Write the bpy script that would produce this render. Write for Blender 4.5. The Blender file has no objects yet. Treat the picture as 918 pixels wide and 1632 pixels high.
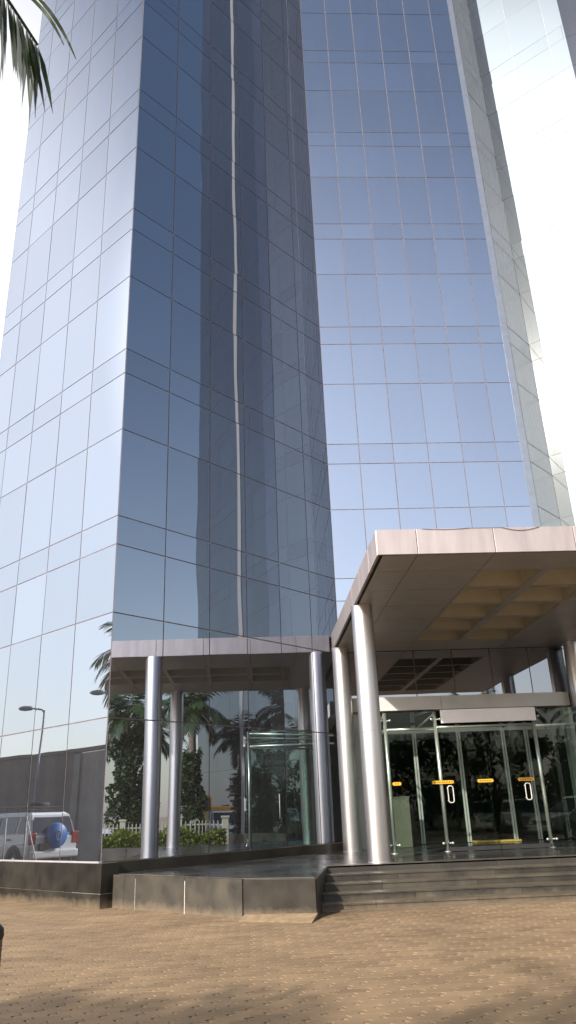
import bpy, bmesh, math, random
from mathutils import Vector, Matrix
random.seed(7)
C = bpy.context.scene.collection
S2 = math.sqrt(.5)
R = math.radians

# ------------------------------------------------------------------ materials
def mat(name):
    m = bpy.data.materials.new(name); m.use_nodes = True
    nt = m.node_tree; nt.nodes.clear()
    out = nt.nodes.new('ShaderNodeOutputMaterial')
    return m, nt, out
def N(nt, t, **kw):
    n = nt.nodes.new(t)
    for k, v in kw.items():
        if k in n.inputs: n.inputs[k].default_value = v
        else: setattr(n, k, v)
    return n
def L(nt, a, b): nt.links.new(a, b)
def col(c): return (c[0], c[1], c[2], 1)
def ramp(nt, fac, stops):
    r = nt.nodes.new('ShaderNodeValToRGB')
    e = r.color_ramp.elements
    while len(e) < len(stops): e.new(.5)
    for i, (p, c) in enumerate(stops):
        e[i].position = p; e[i].color = col(c) if len(c) == 3 else c
    L(nt, fac, r.inputs[0]); return r
def simple(name, c, rough=.5, metal=0, noise=.12, scale=6, bump=0, spec=.5, stretch=None):
    """principled with a noisy base colour, optional bump"""
    m, nt, out = mat(name)
    b = N(nt, 'ShaderNodeBsdfPrincipled', Roughness=rough, Metallic=metal)
    b.inputs['Specular IOR Level'].default_value = spec
    tc = N(nt, 'ShaderNodeTexCoord')
    src = tc.outputs['Object']
    if stretch:
        mp = N(nt, 'ShaderNodeMapping'); mp.inputs['Scale'].default_value = stretch
        L(nt, src, mp.inputs[0]); src = mp.outputs[0]
    n = N(nt, 'ShaderNodeTexNoise', Scale=scale, Detail=5)
    L(nt, src, n.inputs['Vector'])
    lo = [x * (1 - noise) for x in c]; hi = [min(1, x * (1 + noise)) for x in c]
    r = ramp(nt, n.outputs[0], [(.3, lo), (.7, hi)])
    L(nt, r.outputs[0], b.inputs['Base Color'])
    if bump:
        bp = N(nt, 'ShaderNodeBump', Strength=bump, Distance=.02)
        L(nt, n.outputs[0], bp.inputs['Height']); L(nt, bp.outputs[0], b.inputs['Normal'])
    L(nt, b.outputs[0], out.inputs[0])
    return m

def curtain_glass(name, tint, dust=.05, dust_haze_col=(.42, .39, .42, 1)):
    """opaque, coated, mirror-like facade glass with a slight wave and a film of dust and painted haze"""
    m, nt, out = mat(name)
    tc = N(nt, 'ShaderNodeTexCoord'); g = N(nt, 'ShaderNodeNewGeometry')
    mp = N(nt, 'ShaderNodeMapping'); mp.inputs['Scale'].default_value = (1, 1, .45)
    L(nt, tc.outputs['Object'], mp.inputs[0])
    n = N(nt, 'ShaderNodeTexNoise', Scale=.55, Detail=1.0); L(nt, mp.outputs[0], n.inputs['Vector'])
    bp = N(nt, 'ShaderNodeBump', Strength=.4, Distance=.014)
    L(nt, n.outputs[0], bp.inputs['Height'])
    b = N(nt, 'ShaderNodeBsdfPrincipled', Roughness=.012, Metallic=1.0)
    oi = N(nt, 'ShaderNodeObjectInfo'); sm = N(nt, 'ShaderNodeMath', operation='ADD'); L(nt, g.outputs['Random Per Island'], sm.inputs[0]); L(nt, oi.outputs['Random'], sm.inputs[1])
    fr_ = N(nt, 'ShaderNodeMath', operation='FRACT'); L(nt, sm.outputs[0], fr_.inputs[0])
    rr = ramp(nt, fr_.outputs[0], [(0, [t * .94 for t in tint]), (1, [t * 1.05 for t in tint])])
    L(nt, rr.outputs[0], b.inputs['Base Color']); L(nt, bp.outputs[0], b.inputs['Normal'])
    # dust with haze painted in: a broad, weak gloss plus a little matt grey, stronger in vertical runs
    n2 = N(nt, 'ShaderNodeTexNoise', Scale=2.2, Detail=4)
    mp2 = N(nt, 'ShaderNodeMapping'); mp2.inputs['Scale'].default_value = (1.6, 1.6, .12)
    L(nt, tc.outputs['Object'], mp2.inputs[0]); L(nt, mp2.outputs[0], n2.inputs['Vector'])
    gl = N(nt, 'ShaderNodeBsdfGlossy', Roughness=.42, Color=(.95, .9, .88, 1))
    df = N(nt, 'ShaderNodeBsdfDiffuse', Color=dust_haze_col)
    mx = N(nt, 'ShaderNodeMixShader', Fac=.55); L(nt, gl.outputs[0], mx.inputs[1]); L(nt, df.outputs[0], mx.inputs[2])
    mr = N(nt, 'ShaderNodeMapRange'); mr.inputs['From Min'].default_value = .3; mr.inputs['From Max'].default_value = .75
    mr.inputs['To Min'].default_value = dust * .85; mr.inputs['To Max'].default_value = dust * 1.2
    L(nt, n2.outputs[0], mr.inputs[0])
    ms = N(nt, 'ShaderNodeMixShader'); L(nt, mr.outputs[0], ms.inputs[0])
    L(nt, b.outputs[0], ms.inputs[1]); L(nt, mx.outputs[0], ms.inputs[2])
    L(nt, ms.outputs[0], out.inputs[0])
    return m

def clear_glass(name, tint=(.78, .88, .82), refl=1.0):
    m, nt, out = mat(name)
    # Schlick on the angle itself, the same from both faces of the sheet
    ge = N(nt, 'ShaderNodeNewGeometry'); dp = N(nt, 'ShaderNodeVectorMath', operation='DOT_PRODUCT')
    L(nt, ge.outputs['Incoming'], dp.inputs[0]); L(nt, ge.outputs['Normal'], dp.inputs[1])
    ab = N(nt, 'ShaderNodeMath', operation='ABSOLUTE'); L(nt, dp.outputs['Value'], ab.inputs[0])
    on = N(nt, 'ShaderNodeMath', operation='SUBTRACT'); on.inputs[0].default_value = 1; L(nt, ab.outputs[0], on.inputs[1])
    pw = N(nt, 'ShaderNodeMath', operation='POWER'); L(nt, on.outputs[0], pw.inputs[0]); pw.inputs[1].default_value = 5
    mm = N(nt, 'ShaderNodeMath', operation='MULTIPLY_ADD'); mm.inputs[1].default_value = .9; mm.inputs[2].default_value = .022 * refl
    L(nt, pw.outputs[0], mm.inputs[0])
    t = N(nt, 'ShaderNodeBsdfTransparent', Color=col(tint)); g = N(nt, 'ShaderNodeBsdfGlossy', Roughness=.01, Color=(.95, 1, .97, 1))
    x = N(nt, 'ShaderNodeMixShader'); L(nt, mm.outputs[0], x.inputs[0]); L(nt, t.outputs[0], x.inputs[1]); L(nt, g.outputs[0], x.inputs[2])
    L(nt, x.outputs[0], out.inputs[0])
    return m

M = {}
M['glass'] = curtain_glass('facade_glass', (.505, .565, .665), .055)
M['glass_right'] = curtain_glass('facade_glass_east', (.19, .22, .24), .03)  # darker tint paints in the dim double reflection of the right faces
M['glass_side'] = curtain_glass('facade_glass_side', (.88, .95, 1.0), .34, (.44, .50, .58, 1))  # pale reflected haze of the narrow face put into tint and bluish film
M['glass_corner'] = curtain_glass('facade_glass_corner', (.24, .27, .31), .05)  # lighter tint paints the reflected sky glow on the first corner column
M['glass_dark'] = curtain_glass('facade_glass_shaded', (.30, .315, .35), .025)  # darker copy of the facade glass, canopy shade put into its tint
M['joint'] = simple('joint_gasket', (.23, .195, .21), .7, noise=.25)
M['joint_pale'] = simple('joint_pale', (.75, .73, .71), .7, noise=.1)  # glare over the right face painted in as pale joints
M['joint_dark'] = simple('joint_dark', (.05, .045, .048), .7, noise=.1)  # joints darkened to sink into the dim mirror image of their face
M['trim'] = simple('trim_panel', (.35, .385, .45), .35, .7, .08)
M['bright_trim'] = simple('bright_aluminium', (.21, .205, .21), .7, .0, .05)
M['alu'] = simple('brushed_column', (.66, .635, .65), .33, .93, .05, 30, stretch=(1, 1, .05))
M['fascia'] = simple('composite_panel', (.46, .405, .41), .42, .35, .15, 1.9, stretch=(2.2, 2.2, .35))
M['soffit'] = simple('soffit_panel', (.52, .475, .455), .42, .45, .06, 2)
M['cream'] = simple('coffer_cream', (.62, .58, .49), .7, 0, .06, 3)
M['dark_gap'] = simple('dark_gap', (.02, .019, .018), .8)
M['steel'] = simple('stainless_steel', (.70, .69, .66), .3, .75, .06, 20)
M['white'] = simple('white_board', (.90, .87, .89), .5, 0, .04, 2)
M['header'] = simple('header_panel', (.80, .765, .775), .45, .05, .06, 2)
M['pale_frame'] = simple('pale_frame', (.62, .60, .62), .35, .4, .05)
M['clear'] = clear_glass('door_glass')
M['clear_green'] = clear_glass('door_glass_green', (.76, .86, .81), 2.2)
M['yellow'] = simple('yellow_strip', (.85, .45, .03), .5, 0, .1, 12)
M['mat_yellow'] = simple('yellow_threshold', (.62, .40, .10), .6, 0, .2, 8)
M['ink'] = simple('dark_ink', (.05, .03, .02), .6)
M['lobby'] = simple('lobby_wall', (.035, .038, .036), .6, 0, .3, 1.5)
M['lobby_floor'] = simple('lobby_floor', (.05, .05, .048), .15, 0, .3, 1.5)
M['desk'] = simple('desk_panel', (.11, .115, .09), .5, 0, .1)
M['mortar'] = simple('white_mortar', (.52, .50, .46), .8, 0, .2, 20)
M['sand'] = simple('sandy_concrete', (.30, .212, .122), .95, 0, .22, 9, .4)
M['plaster'] = simple('grey_render', (.19, .185, .18), .85, 0, .16, 1.3, .1)
M['plaster_pale'] = simple('pale_render', (.36, .355, .34), .85, 0, .15, 1.3, .1)
M['car_white'] = simple('car_paint_white', (.86, .86, .84), .22, 0, .03, 2)
M['car_tan'] = simple('car_paint_tan', (.40, .33, .20), .3, .3, .05, 2)
M['car_glass'] = simple('car_glass', (.018, .022, .024), .06, 0, .2, 3, spec=.8)
M['rubber'] = simple('rubber', (.022, .022, .022), .75)
M['black_plastic'] = simple('black_plastic', (.03, .03, .032), .5)
M['blue_cover'] = simple('blue_cover', (.010, .15, .48), .45, 0, .12, 4)
M['emblem'] = simple('emblem_pale', (.35, .52, .78), .6)
M['red_lamp'] = simple('red_lamp', (.42, .03, .03), .2)
M['clear_lamp'] = simple('clear_lamp', (.70, .70, .68), .15)
M['lamp_grey'] = simple('lamp_grey', (.26, .27, .29), .5, .4)
M['fence'] = simple('fence_cream', (.42, .40, .32), .6, 0, .1, 4)
M['digger'] = simple('digger_yellow', (.80, .36, .03), .45, 0, .12, 5)
M['rail_white'] = simple('white_rail', (.66, .65, .62), .4)
M['trunk'] = simple('palm_trunk', (.19, .155, .12), .9, 0, .35, 7, .6, stretch=(1, 1, 5))
M['bark'] = simple('tree_bark', (.13, .10, .075), .9, 0, .35, 9, .6, stretch=(1, 1, .3))

def leafmat(name, dark, light, trans=.35):
    m, nt, out = mat(name)
    g = N(nt, 'ShaderNodeNewGeometry')
    r = ramp(nt, g.outputs['Random Per Island'], [(0, dark), (.6, [(a + b) / 2 for a, b in zip(dark, light)]), (1, light)])
    d = N(nt, 'ShaderNodeBsdfPrincipled', Roughness=.45); L(nt, r.outputs[0], d.inputs['Base Color'])
    t = N(nt, 'ShaderNodeBsdfTranslucent'); L(nt, r.outputs[0], t.inputs[0])
    x = N(nt, 'ShaderNodeMixShader', Fac=trans); L(nt, d.outputs[0], x.inputs[1]); L(nt, t.outputs[0], x.inputs[2])
    L(nt, x.outputs[0], out.inputs[0]); return m
M['frond'] = leafmat('palm_frond', (.035, .065, .025), (.085, .13, .045))
M['frond_dry'] = leafmat('palm_frond_dry', (.13, .10, .05), (.22, .17, .09))
M['ivy'] = leafmat('ivy_leaf', (.014, .032, .010), (.055, .10, .022))
M['leaf'] = leafmat('tree_leaf', (.025, .05, .016), (.075, .115, .03))
M['hedge'] = leafmat('hedge_leaf', (.09, .14, .012), (.26, .30, .03))

def granite(name='dark_granite', k=1.0):
    m, nt, out = mat(name)
    tc = N(nt, 'ShaderNodeTexCoord'); g = N(nt, 'ShaderNodeNewGeometry')
    n = N(nt, 'ShaderNodeTexNoise', Scale=2.3, Detail=6); L(nt, tc.outputs['Object'], n.inputs['Vector'])
    n2 = N(nt, 'ShaderNodeTexNoise', Scale=160, Detail=2); L(nt, tc.outputs['Object'], n2.inputs['Vector'])
    r = ramp(nt, n.outputs[0], [(.3, (.034*k, .033*k, .031*k)), (.72, (.080*k, .070*k, .054*k))])
    mx = N(nt, 'ShaderNodeMixRGB', blend_type='OVERLAY', Fac=.25); L(nt, r.outputs[0], mx.inputs[1]); L(nt, n2.outputs[0], mx.inputs[2])
    hs = N(nt, 'ShaderNodeHueSaturation'); L(nt, mx.outputs[0], hs.inputs['Color'])
    mr = N(nt, 'ShaderNodeMapRange'); mr.inputs['To Min'].default_value = .8; mr.inputs['To Max'].default_value = 1.3
    L(nt, g.outputs['Random Per Island'], mr.inputs[0]); L(nt, mr.outputs[0], hs.inputs['Value'])
    b = N(nt, 'ShaderNodeBsdfPrincipled')
    r2 = ramp(nt, n.outputs[0], [(.3, (.26,) * 3), (.7, (.42,) * 3)]); L(nt, r2.outputs[0], b.inputs['Roughness'])
    # dust gathers on anything that faces up
    sx = N(nt, 'ShaderNodeSeparateXYZ'); L(nt, g.outputs['Normal'], sx.inputs[0])
    n3 = N(nt, 'ShaderNodeTexNoise', Scale=1.1, Detail=5); L(nt, tc.outputs['Object'], n3.inputs['Vector'])
    du = N(nt, 'ShaderNodeMath', operation='MULTIPLY'); L(nt, sx.outputs['Z'], du.inputs[0])
    rd = ramp(nt, n3.outputs[0], [(.32, (.14,) * 3), (.72, (.62,) * 3)]); L(nt, rd.outputs[0], du.inputs[1])
    cl = N(nt, 'ShaderNodeClamp'); L(nt, du.outputs[0], cl.inputs[0])
    md = N(nt, 'ShaderNodeMixRGB'); L(nt, cl.outputs[0], md.inputs[0]); L(nt, hs.outputs[0], md.inputs[1]); md.inputs[2].default_value = (.25, .195, .13, 1)
    # splashed dust low on the faces, by the ground
    so_ = N(nt, 'ShaderNodeSeparateXYZ'); L(nt, tc.outputs['Object'], so_.inputs[0])
    n4 = N(nt, 'ShaderNodeTexNoise', Scale=7, Detail=6); L(nt, tc.outputs['Object'], n4.inputs['Vector'])
    hz_ = N(nt, 'ShaderNodeMath', operation='MULTIPLY_ADD'); L(nt, n4.outputs[0], hz_.inputs[0]); hz_.inputs[1].default_value = -.22; L(nt, so_.outputs['Z'], hz_.inputs[2])
    mz = N(nt, 'ShaderNodeMapRange'); mz.inputs['From Min'].default_value = .06; mz.inputs['From Max'].default_value = -.10; mz.inputs['To Max'].default_value = .55; L(nt, hz_.outputs[0], mz.inputs[0])
    m4_ = N(nt, 'ShaderNodeMixRGB'); L(nt, mz.outputs[0], m4_.inputs[0]); L(nt, md.outputs[0], m4_.inputs[1]); m4_.inputs[2].default_value = (.26, .20, .135, 1); md = m4_
    L(nt, md.outputs[0], b.inputs['Base Color']); L(nt, b.outputs[0], out.inputs[0])
    return m
M['granite'] = granite()
M['granite_dark'] = granite('black_granite', .42)

def floor_tile():
    m, nt, out = mat('polished_floor')
    tc = N(nt, 'ShaderNodeTexCoord')
    br = N(nt, 'ShaderNodeTexBrick', Scale=1.0); br.inputs['Mortar Size'].default_value = .006; br.offset = 0
    br.inputs['Brick Width'].default_value = 1.2; br.inputs['Row Height'].default_value = .8
    br.inputs['Color1'].default_value = (.030, .030, .031, 1); br.inputs['Color2'].default_value = (.044, .043, .042, 1); br.inputs['Mortar'].default_value = (.075, .072, .066, 1)
    L(nt, tc.outputs['Object'], br.inputs['Vector'])
    n = N(nt, 'ShaderNodeTexNoise', Scale=1.2, Detail=6); L(nt, tc.outputs['Object'], n.inputs['Vector'])
    r = ramp(nt, n.outputs[0], [(.3, (.0, .0, .0)), (.75, (.32,) * 3)])
    mx = N(nt, 'ShaderNodeMixRGB'); L(nt, r.outputs[0], mx.inputs[0]); L(nt, br.outputs[0], mx.inputs[1]); mx.inputs[2].default_value = (.13, .115, .10, 1)
    b = N(nt, 'ShaderNodeBsdfPrincipled'); L(nt, mx.outputs[0], b.inputs['Base Color'])
    r2 = ramp(nt, n.outputs[0], [(.3, (.13,) * 3), (.75, (.33,) * 3)]); L(nt, r2.outputs[0], b.inputs['Roughness'])
    L(nt, b.outputs[0], out.inputs[0]); return m
M['floor'] = floor_tile()

def paver_mat(name, island=True):
    m, nt, out = mat(name)
    tc = N(nt, 'ShaderNodeTexCoord'); g = N(nt, 'ShaderNodeNewGeometry')
    n = N(nt, 'ShaderNodeTexNoise', Scale=.55, Detail=7, Roughness=.6); L(nt, tc.outputs['Object'], n.inputs['Vector'])
    n2 = N(nt, 'ShaderNodeTexNoise', Scale=70, Detail=3); L(nt, tc.outputs['Object'], n2.inputs['Vector'])
    r = ramp(nt, n.outputs[0], [(.3, (.218, .148, .084)), (.7, (.325, .224, .129))])
    mx = N(nt, 'ShaderNodeMixRGB', blend_type='OVERLAY', Fac=.30); L(nt, r.outputs[0], mx.inputs[1]); L(nt, n2.outputs[0], mx.inputs[2])
    hs = N(nt, 'ShaderNodeHueSaturation'); L(nt, mx.outputs[0], hs.inputs['Color'])
    if island:
        mr = N(nt, 'ShaderNodeMapRange'); mr.inputs['To Min'].default_value = .84; mr.inputs['To Max'].default_value = 1.12
        L(nt, g.outputs['Random Per Island'], mr.inputs[0]); L(nt, mr.outputs[0], hs.inputs['Value'])
    n3 = N(nt, 'ShaderNodeTexNoise', Scale=1.5, Detail=9, Roughness=.65); L(nt, tc.outputs['Object'], n3.inputs['Vector'])
    r3 = ramp(nt, n3.outputs[0], [(.34, (.70, .70, .71)), (.50, (.98, .98, .98)), (.66, (1.0, 1.0, 1.0)), (.76, (1.16, 1.14, 1.10))])
    m3_ = N(nt, 'ShaderNodeMixRGB', blend_type='MULTIPLY', Fac=.5); L(nt, hs.outputs[0], m3_.inputs[1]); L(nt, r3.outputs[0], m3_.inputs[2]); hs = m3_
    b = N(nt, 'ShaderNodeBsdfPrincipled', Roughness=.85); L(nt, hs.outputs[0], b.inputs['Base Color'])
    bp = N(nt, 'ShaderNodeBump', Strength=.35, Distance=.004); L(nt, n2.outputs[0], bp.inputs['Height']); L(nt, bp.outputs[0], b.inputs['Normal'])
    L(nt, b.outputs[0], out.inputs[0]); return m
M['paver'] = paver_mat('clay_pavers')

def ground_mat():
    m, nt, out = mat('sandy_ground')
    tc = N(nt, 'ShaderNodeTexCoord')
    n = N(nt, 'ShaderNodeTexNoise', Scale=.4, Detail=8); L(nt, tc.outputs['Object'], n.inputs['Vector'])
    r = ramp(nt, n.outputs[0], [(.3, (.22, .165, .11)), (.7, (.34, .26, .18))])
    b = N(nt, 'ShaderNodeBsdfPrincipled', Roughness=.9); L(nt, r.outputs[0], b.inputs['Base Color']); L(nt, b.outputs[0], out.inputs[0])
    return m
M['ground'] = ground_mat()
def bed_mat():
    m, nt, out = mat('paver_bed')
    tc = N(nt, 'ShaderNodeTexCoord'); sx = N(nt, 'ShaderNodeSeparateXYZ'); L(nt, tc.outputs['Object'], sx.inputs[0])
    mr = N(nt, 'ShaderNodeMapRange'); mr.inputs['From Min'].default_value = -.034; mr.inputs['From Max'].default_value = -.004
    L(nt, sx.outputs['Z'], mr.inputs[0])
    r = ramp(nt, mr.outputs[0], [(0, (.030, .022, .016)), (1, (.20, .145, .09))])  # deeper bed coloured darker, shade of the open joints painted in
    b = N(nt, 'ShaderNodeBsdfPrincipled', Roughness=.95); L(nt, r.outputs[0], b.inputs['Base Color']); L(nt, b.outputs[0], out.inputs[0])
    return m
M['bed'] = bed_mat()

# ------------------------------------------------------------------ mesh helpers
def obj(name, bm, m, parent=None, smooth=False, bevel=0):
    if bevel:
        bmesh.ops.remove_doubles(bm, verts=bm.verts, dist=1e-5)
    me = bpy.data.meshes.new(name); bm.normal_update(); bm.to_mesh(me); bm.free()
    for k in (m if isinstance(m, (list, tuple)) else [m]): me.materials.append(k)
    o = bpy.data.objects.new(name, me); C.objects.link(o)
    if parent: o.parent = parent
    if smooth:
        for p in me.polygons: p.use_smooth = True
    if bevel:
        md = o.modifiers.new('edge', 'BEVEL'); md.width = bevel; md.segments = 2; md.limit_method = 'ANGLE'
        md.harden_normals = False
    return o
def thing(name, label, cat, loc=(0, 0, 0), rz=0, group=None):
    o = bpy.data.objects.new(name, None); C.objects.link(o)
    o.location = loc; o.rotation_euler = (0, 0, rz); o.empty_display_size = .2
    o['label'] = label; o['category'] = cat
    if group: o['group'] = group
    return o
def tag(o, label, cat, group=None):
    o['label'] = label; o['category'] = cat
    if group: o['group'] = group
    return o
def BM(): return bmesh.new()
def box(bm, lo, hi, mi=0):
    x0, y0, z0 = lo; x1, y1, z1 = hi
    v = [bm.verts.new(p) for p in ((x0,y0,z0),(x1,y0,z0),(x1,y1,z0),(x0,y1,z0),(x0,y0,z1),(x1,y0,z1),(x1,y1,z1),(x0,y1,z1))]
    for f in ((0,3,2,1),(4,5,6,7),(0,1,5,4),(1,2,6,5),(2,3,7,6),(3,0,4,7)):
        bm.faces.new([v[i] for i in f]).material_index = mi
def obox(bm, p, u, l, d, z0, z1, off=0):
    """box along plan direction u from p: length l, depth d to the outside (right of u), z0..z1"""
    n = (u[1], -u[0]); P = []
    for a, b in ((0, off), (l, off), (l, off + d), (0, off + d)):
        P.append((p[0] + u[0]*a + n[0]*b, p[1] + u[1]*a + n[1]*b))
    prism(bm, P, z0, z1)
def prism(bm, poly, z0, z1):
    a = sum(poly[i][0]*poly[(i+1) % len(poly)][1] - poly[(i+1) % len(poly)][0]*poly[i][1] for i in range(len(poly)))
    if a < 0: poly = poly[::-1]
    b = [bm.verts.new((x, y, z0)) for x, y in poly]; t = [bm.verts.new((x, y, z1)) for x, y in poly]
    n = len(poly)
    bm.faces.new(t); bm.faces.new(b[::-1])
    for i in range(n): bm.faces.new((b[i], b[(i+1) % n], t[(i+1) % n], t[i]))
def tube(bm, pts, r, seg=10, cap=True):
    pts = [Vector(p) for p in pts]
    rs = r if isinstance(r, (list, tuple)) else [r] * len(pts)
    rings = []; ref = None
    for i, p in enumerate(pts):
        t = (pts[min(i+1, len(pts)-1)] - pts[max(i-1, 0)]).normalized()
        if ref is None:
            ref = Vector((0, 0, 1)) if abs(t.z) < .9 else Vector((1, 0, 0))
        a = (ref - t * ref.dot(t)).normalized(); b = t.cross(a); ref = a
        rings.append([bm.verts.new(p + (a*math.cos(2*math.pi*k/seg) + b*math.sin(2*math.pi*k/seg)) * rs[i]) for k in range(seg)])
    for i in range(len(rings)-1):
        for k in range(seg):
            bm.faces.new((rings[i][k], rings[i][(k+1) % seg], rings[i+1][(k+1) % seg], rings[i+1][k]))
    if cap:
        bm.faces.new(rings[0][::-1]); bm.faces.new(rings[-1])
def lathe(bm, prof, cx=0, cy=0, seg=48):
    rings = [[bm.verts.new((cx + r*math.cos(2*math.pi*k/seg), cy + r*math.sin(2*math.pi*k/seg), z)) for k in range(seg)] for r, z in prof]
    for i in range(len(rings)-1):
        for k in range(seg):
            bm.faces.new((rings[i][k], rings[i][(k+1) % seg], rings[i+1][(k+1) % seg], rings[i+1][k]))
    bm.faces.new(rings[0][::-1]); bm.faces.new(rings[-1])
def children(o): return [c for c in o.children]
def copy_tree(o, parent=None):
    c = o.copy(); C.objects.link(c); c.parent = parent
    for ch in list(o.children): copy_tree(ch, c)
    return c

# ------------------------------------------------------------------ camera (solved from the photograph)
H_EYE = 1.6
PITCH, ROLL, YAW, FPX = R(21.586), R(-2.202), R(3.091), 1209.4
cy, sy, cp, sp, cr, sr = math.cos(YAW), math.sin(YAW), math.cos(PITCH), math.sin(PITCH), math.cos(ROLL), math.sin(ROLL)
fw = Vector((sy*cp, cy*cp, sp)); rt = Vector((cy, -sy, 0)); up = rt.cross(fw)
rt2 = rt*cr + up*sr; up2 = -rt*sr + up*cr
cam = bpy.data.cameras.new('camera'); co = bpy.data.objects.new('camera', cam); C.objects.link(co)
co.matrix_world = Matrix(((rt2.x, up2.x, -fw.x, 0), (rt2.y, up2.y, -fw.y, 0), (rt2.z, up2.z, -fw.z, H_EYE), (0, 0, 0, 1)))
cam.sensor_fit = 'VERTICAL'; cam.sensor_height = 24; cam.lens = FPX / 1632 * 24
cam.clip_end = 4000; cam.clip_start = .05
bpy.context.scene.camera = co
def project(p):
    d = Vector(p) - Vector((0, 0, H_EYE)); z = d.dot(fw)
    if z < .1: return None
    return (459 + FPX*d.dot(rt2)/z, 816 - FPX*d.dot(up2)/z, z)

# ------------------------------------------------------------------ light
SUN_EL = R(27.5); SUN_AZ = (-.53, -.85)           # plan direction towards the sun
W = bpy.data.worlds.new('World'); bpy.context.scene.world = W; W.use_nodes = True
nt = W.node_tree; nt.nodes.clear()
wo = nt.nodes.new('ShaderNodeOutputWorld'); bg = nt.nodes.new('ShaderNodeBackground')
sky = nt.nodes.new('ShaderNodeTexSky'); sky.sky_type = 'NISHITA'; sky.sun_disc = False
sky.sun_elevation = SUN_EL; sky.sun_rotation = math.atan2(SUN_AZ[0], SUN_AZ[1])
sky.air_density = 1.35; sky.dust_density = 1.3; sky.ozone_density = 1.5
bg.inputs[1].default_value = .11
L(nt, sky.outputs[0], bg.inputs[0])
# dry-season haze: a pale veil that is thickest low down and in the quarter left of the tower
tc = nt.nodes.new('ShaderNodeTexCoord')
dt = N(nt, 'ShaderNodeVectorMath', operation='DOT_PRODUCT'); L(nt, tc.outputs['Generated'], dt.inputs[0]); dt.inputs[1].default_value = (-.6, .8, 0)
m1 = N(nt, 'ShaderNodeMapRange', interpolation_type='SMOOTHSTEP')
m1.inputs['From Min'].default_value = .37; m1.inputs['From Max'].default_value = .65; m1.inputs['To Max'].default_value = 1.0
L(nt, dt.outputs['Value'], m1.inputs[0])
sx = N(nt, 'ShaderNodeSeparateXYZ'); L(nt, tc.outputs['Generated'], sx.inputs[0])
m2 = N(nt, 'ShaderNodeMapRange'); m2.inputs['From Min'].default_value = .75; m2.inputs['From Max'].default_value = 0
L(nt, sx.outputs['Z'], m2.inputs[0])
pw = N(nt, 'ShaderNodeMath', operation='POWER'); L(nt, m2.outputs[0], pw.inputs[0]); pw.inputs[1].default_value = 1.9
m6 = N(nt, 'ShaderNodeMath', operation='MULTIPLY_ADD'); L(nt, pw.outputs[0], m6.inputs[0]); m6.inputs[1].default_value = -.62; m6.inputs[2].default_value = 1
m7 = N(nt, 'ShaderNodeMath', operation='MULTIPLY'); L(nt, m6.outputs[0], m7.inputs[0]); L(nt, m1.outputs[0], m7.inputs[1])
# paler air below the sun, behind the viewer
d3_ = N(nt, 'ShaderNodeVectorMath', operation='DOT_PRODUCT'); L(nt, tc.outputs['Generated'], d3_.inputs[0]); d3_.inputs[1].default_value = (.05, -.99, .12)
m8 = N(nt, 'ShaderNodeMapRange', interpolation_type='SMOOTHSTEP'); m8.inputs['From Min'].default_value = .66; m8.inputs['From Max'].default_value = 1; m8.inputs['To Max'].default_value = .42
L(nt, d3_.outputs['Value'], m8.inputs[0])
low = N(nt, 'ShaderNodeMath', operation='MULTIPLY'); L(nt, pw.outputs[0], low.inputs[0]); low.inputs[1].default_value = .44
# bright lobe added to the sky so the right-hand face mirrors white
d2 = N(nt, 'ShaderNodeVectorMath', operation='DOT_PRODUCT'); L(nt, tc.outputs['Generated'], d2.inputs[0]); d2.inputs[1].default_value = (-.79, -.35, .5)
m4 = N(nt, 'ShaderNodeMapRange', interpolation_type='SMOOTHSTEP')
m4.inputs['From Min'].default_value = .85; m4.inputs['From Max'].default_value = .975; m4.inputs['To Max'].default_value = 5.6
L(nt, d2.outputs['Value'], m4.inputs[0])
warm = N(nt, 'ShaderNodeMath', operation='ADD'); L(nt, m7.outputs[0], warm.inputs[0]); L(nt, m4.outputs[0], warm.inputs[1])
last = bg
for fac, c_ in ((warm, (1.0, .95, .91, 1)), (low, (1.0, .88, .81, 1)), (m8, (.95, .945, 1.08, 1))):
    hz = nt.nodes.new('ShaderNodeBackground'); hz.inputs[0].default_value = c_; L(nt, fac.outputs[0], hz.inputs[1])
    ad = nt.nodes.new('ShaderNodeAddShader'); L(nt, last.outputs[0], ad.inputs[0]); L(nt, hz.outputs[0], ad.inputs[1]); last = ad
L(nt, last.outputs[0], wo.inputs[0])
sl = bpy.data.lights.new('sun', 'SUN'); sl.energy = 4.8; sl.angle = R(.9); sl.color = (1, .90, .78)
so = bpy.data.objects.new('sun', sl); C.objects.link(so)
sd = Vector((SUN_AZ[0]*math.cos(SUN_EL), SUN_AZ[1]*math.cos(SUN_EL), math.sin(SUN_EL)))
so.rotation_euler = sd.to_track_quat('Z', 'Y').to_euler(); so.location = sd * 50 + Vector((0, 0, 5))
vs = bpy.context.scene.view_settings; vs.view_transform = 'Standard'; vs.look = 'None'; vs.exposure = 0
bpy.context.scene.cycles.caustics_reflective = False; bpy.context.scene.cycles.max_bounces = 14; bpy.context.scene.cycles.glossy_bounces = 8; bpy.context.scene.cycles.transparent_max_bounces = 16

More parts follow.
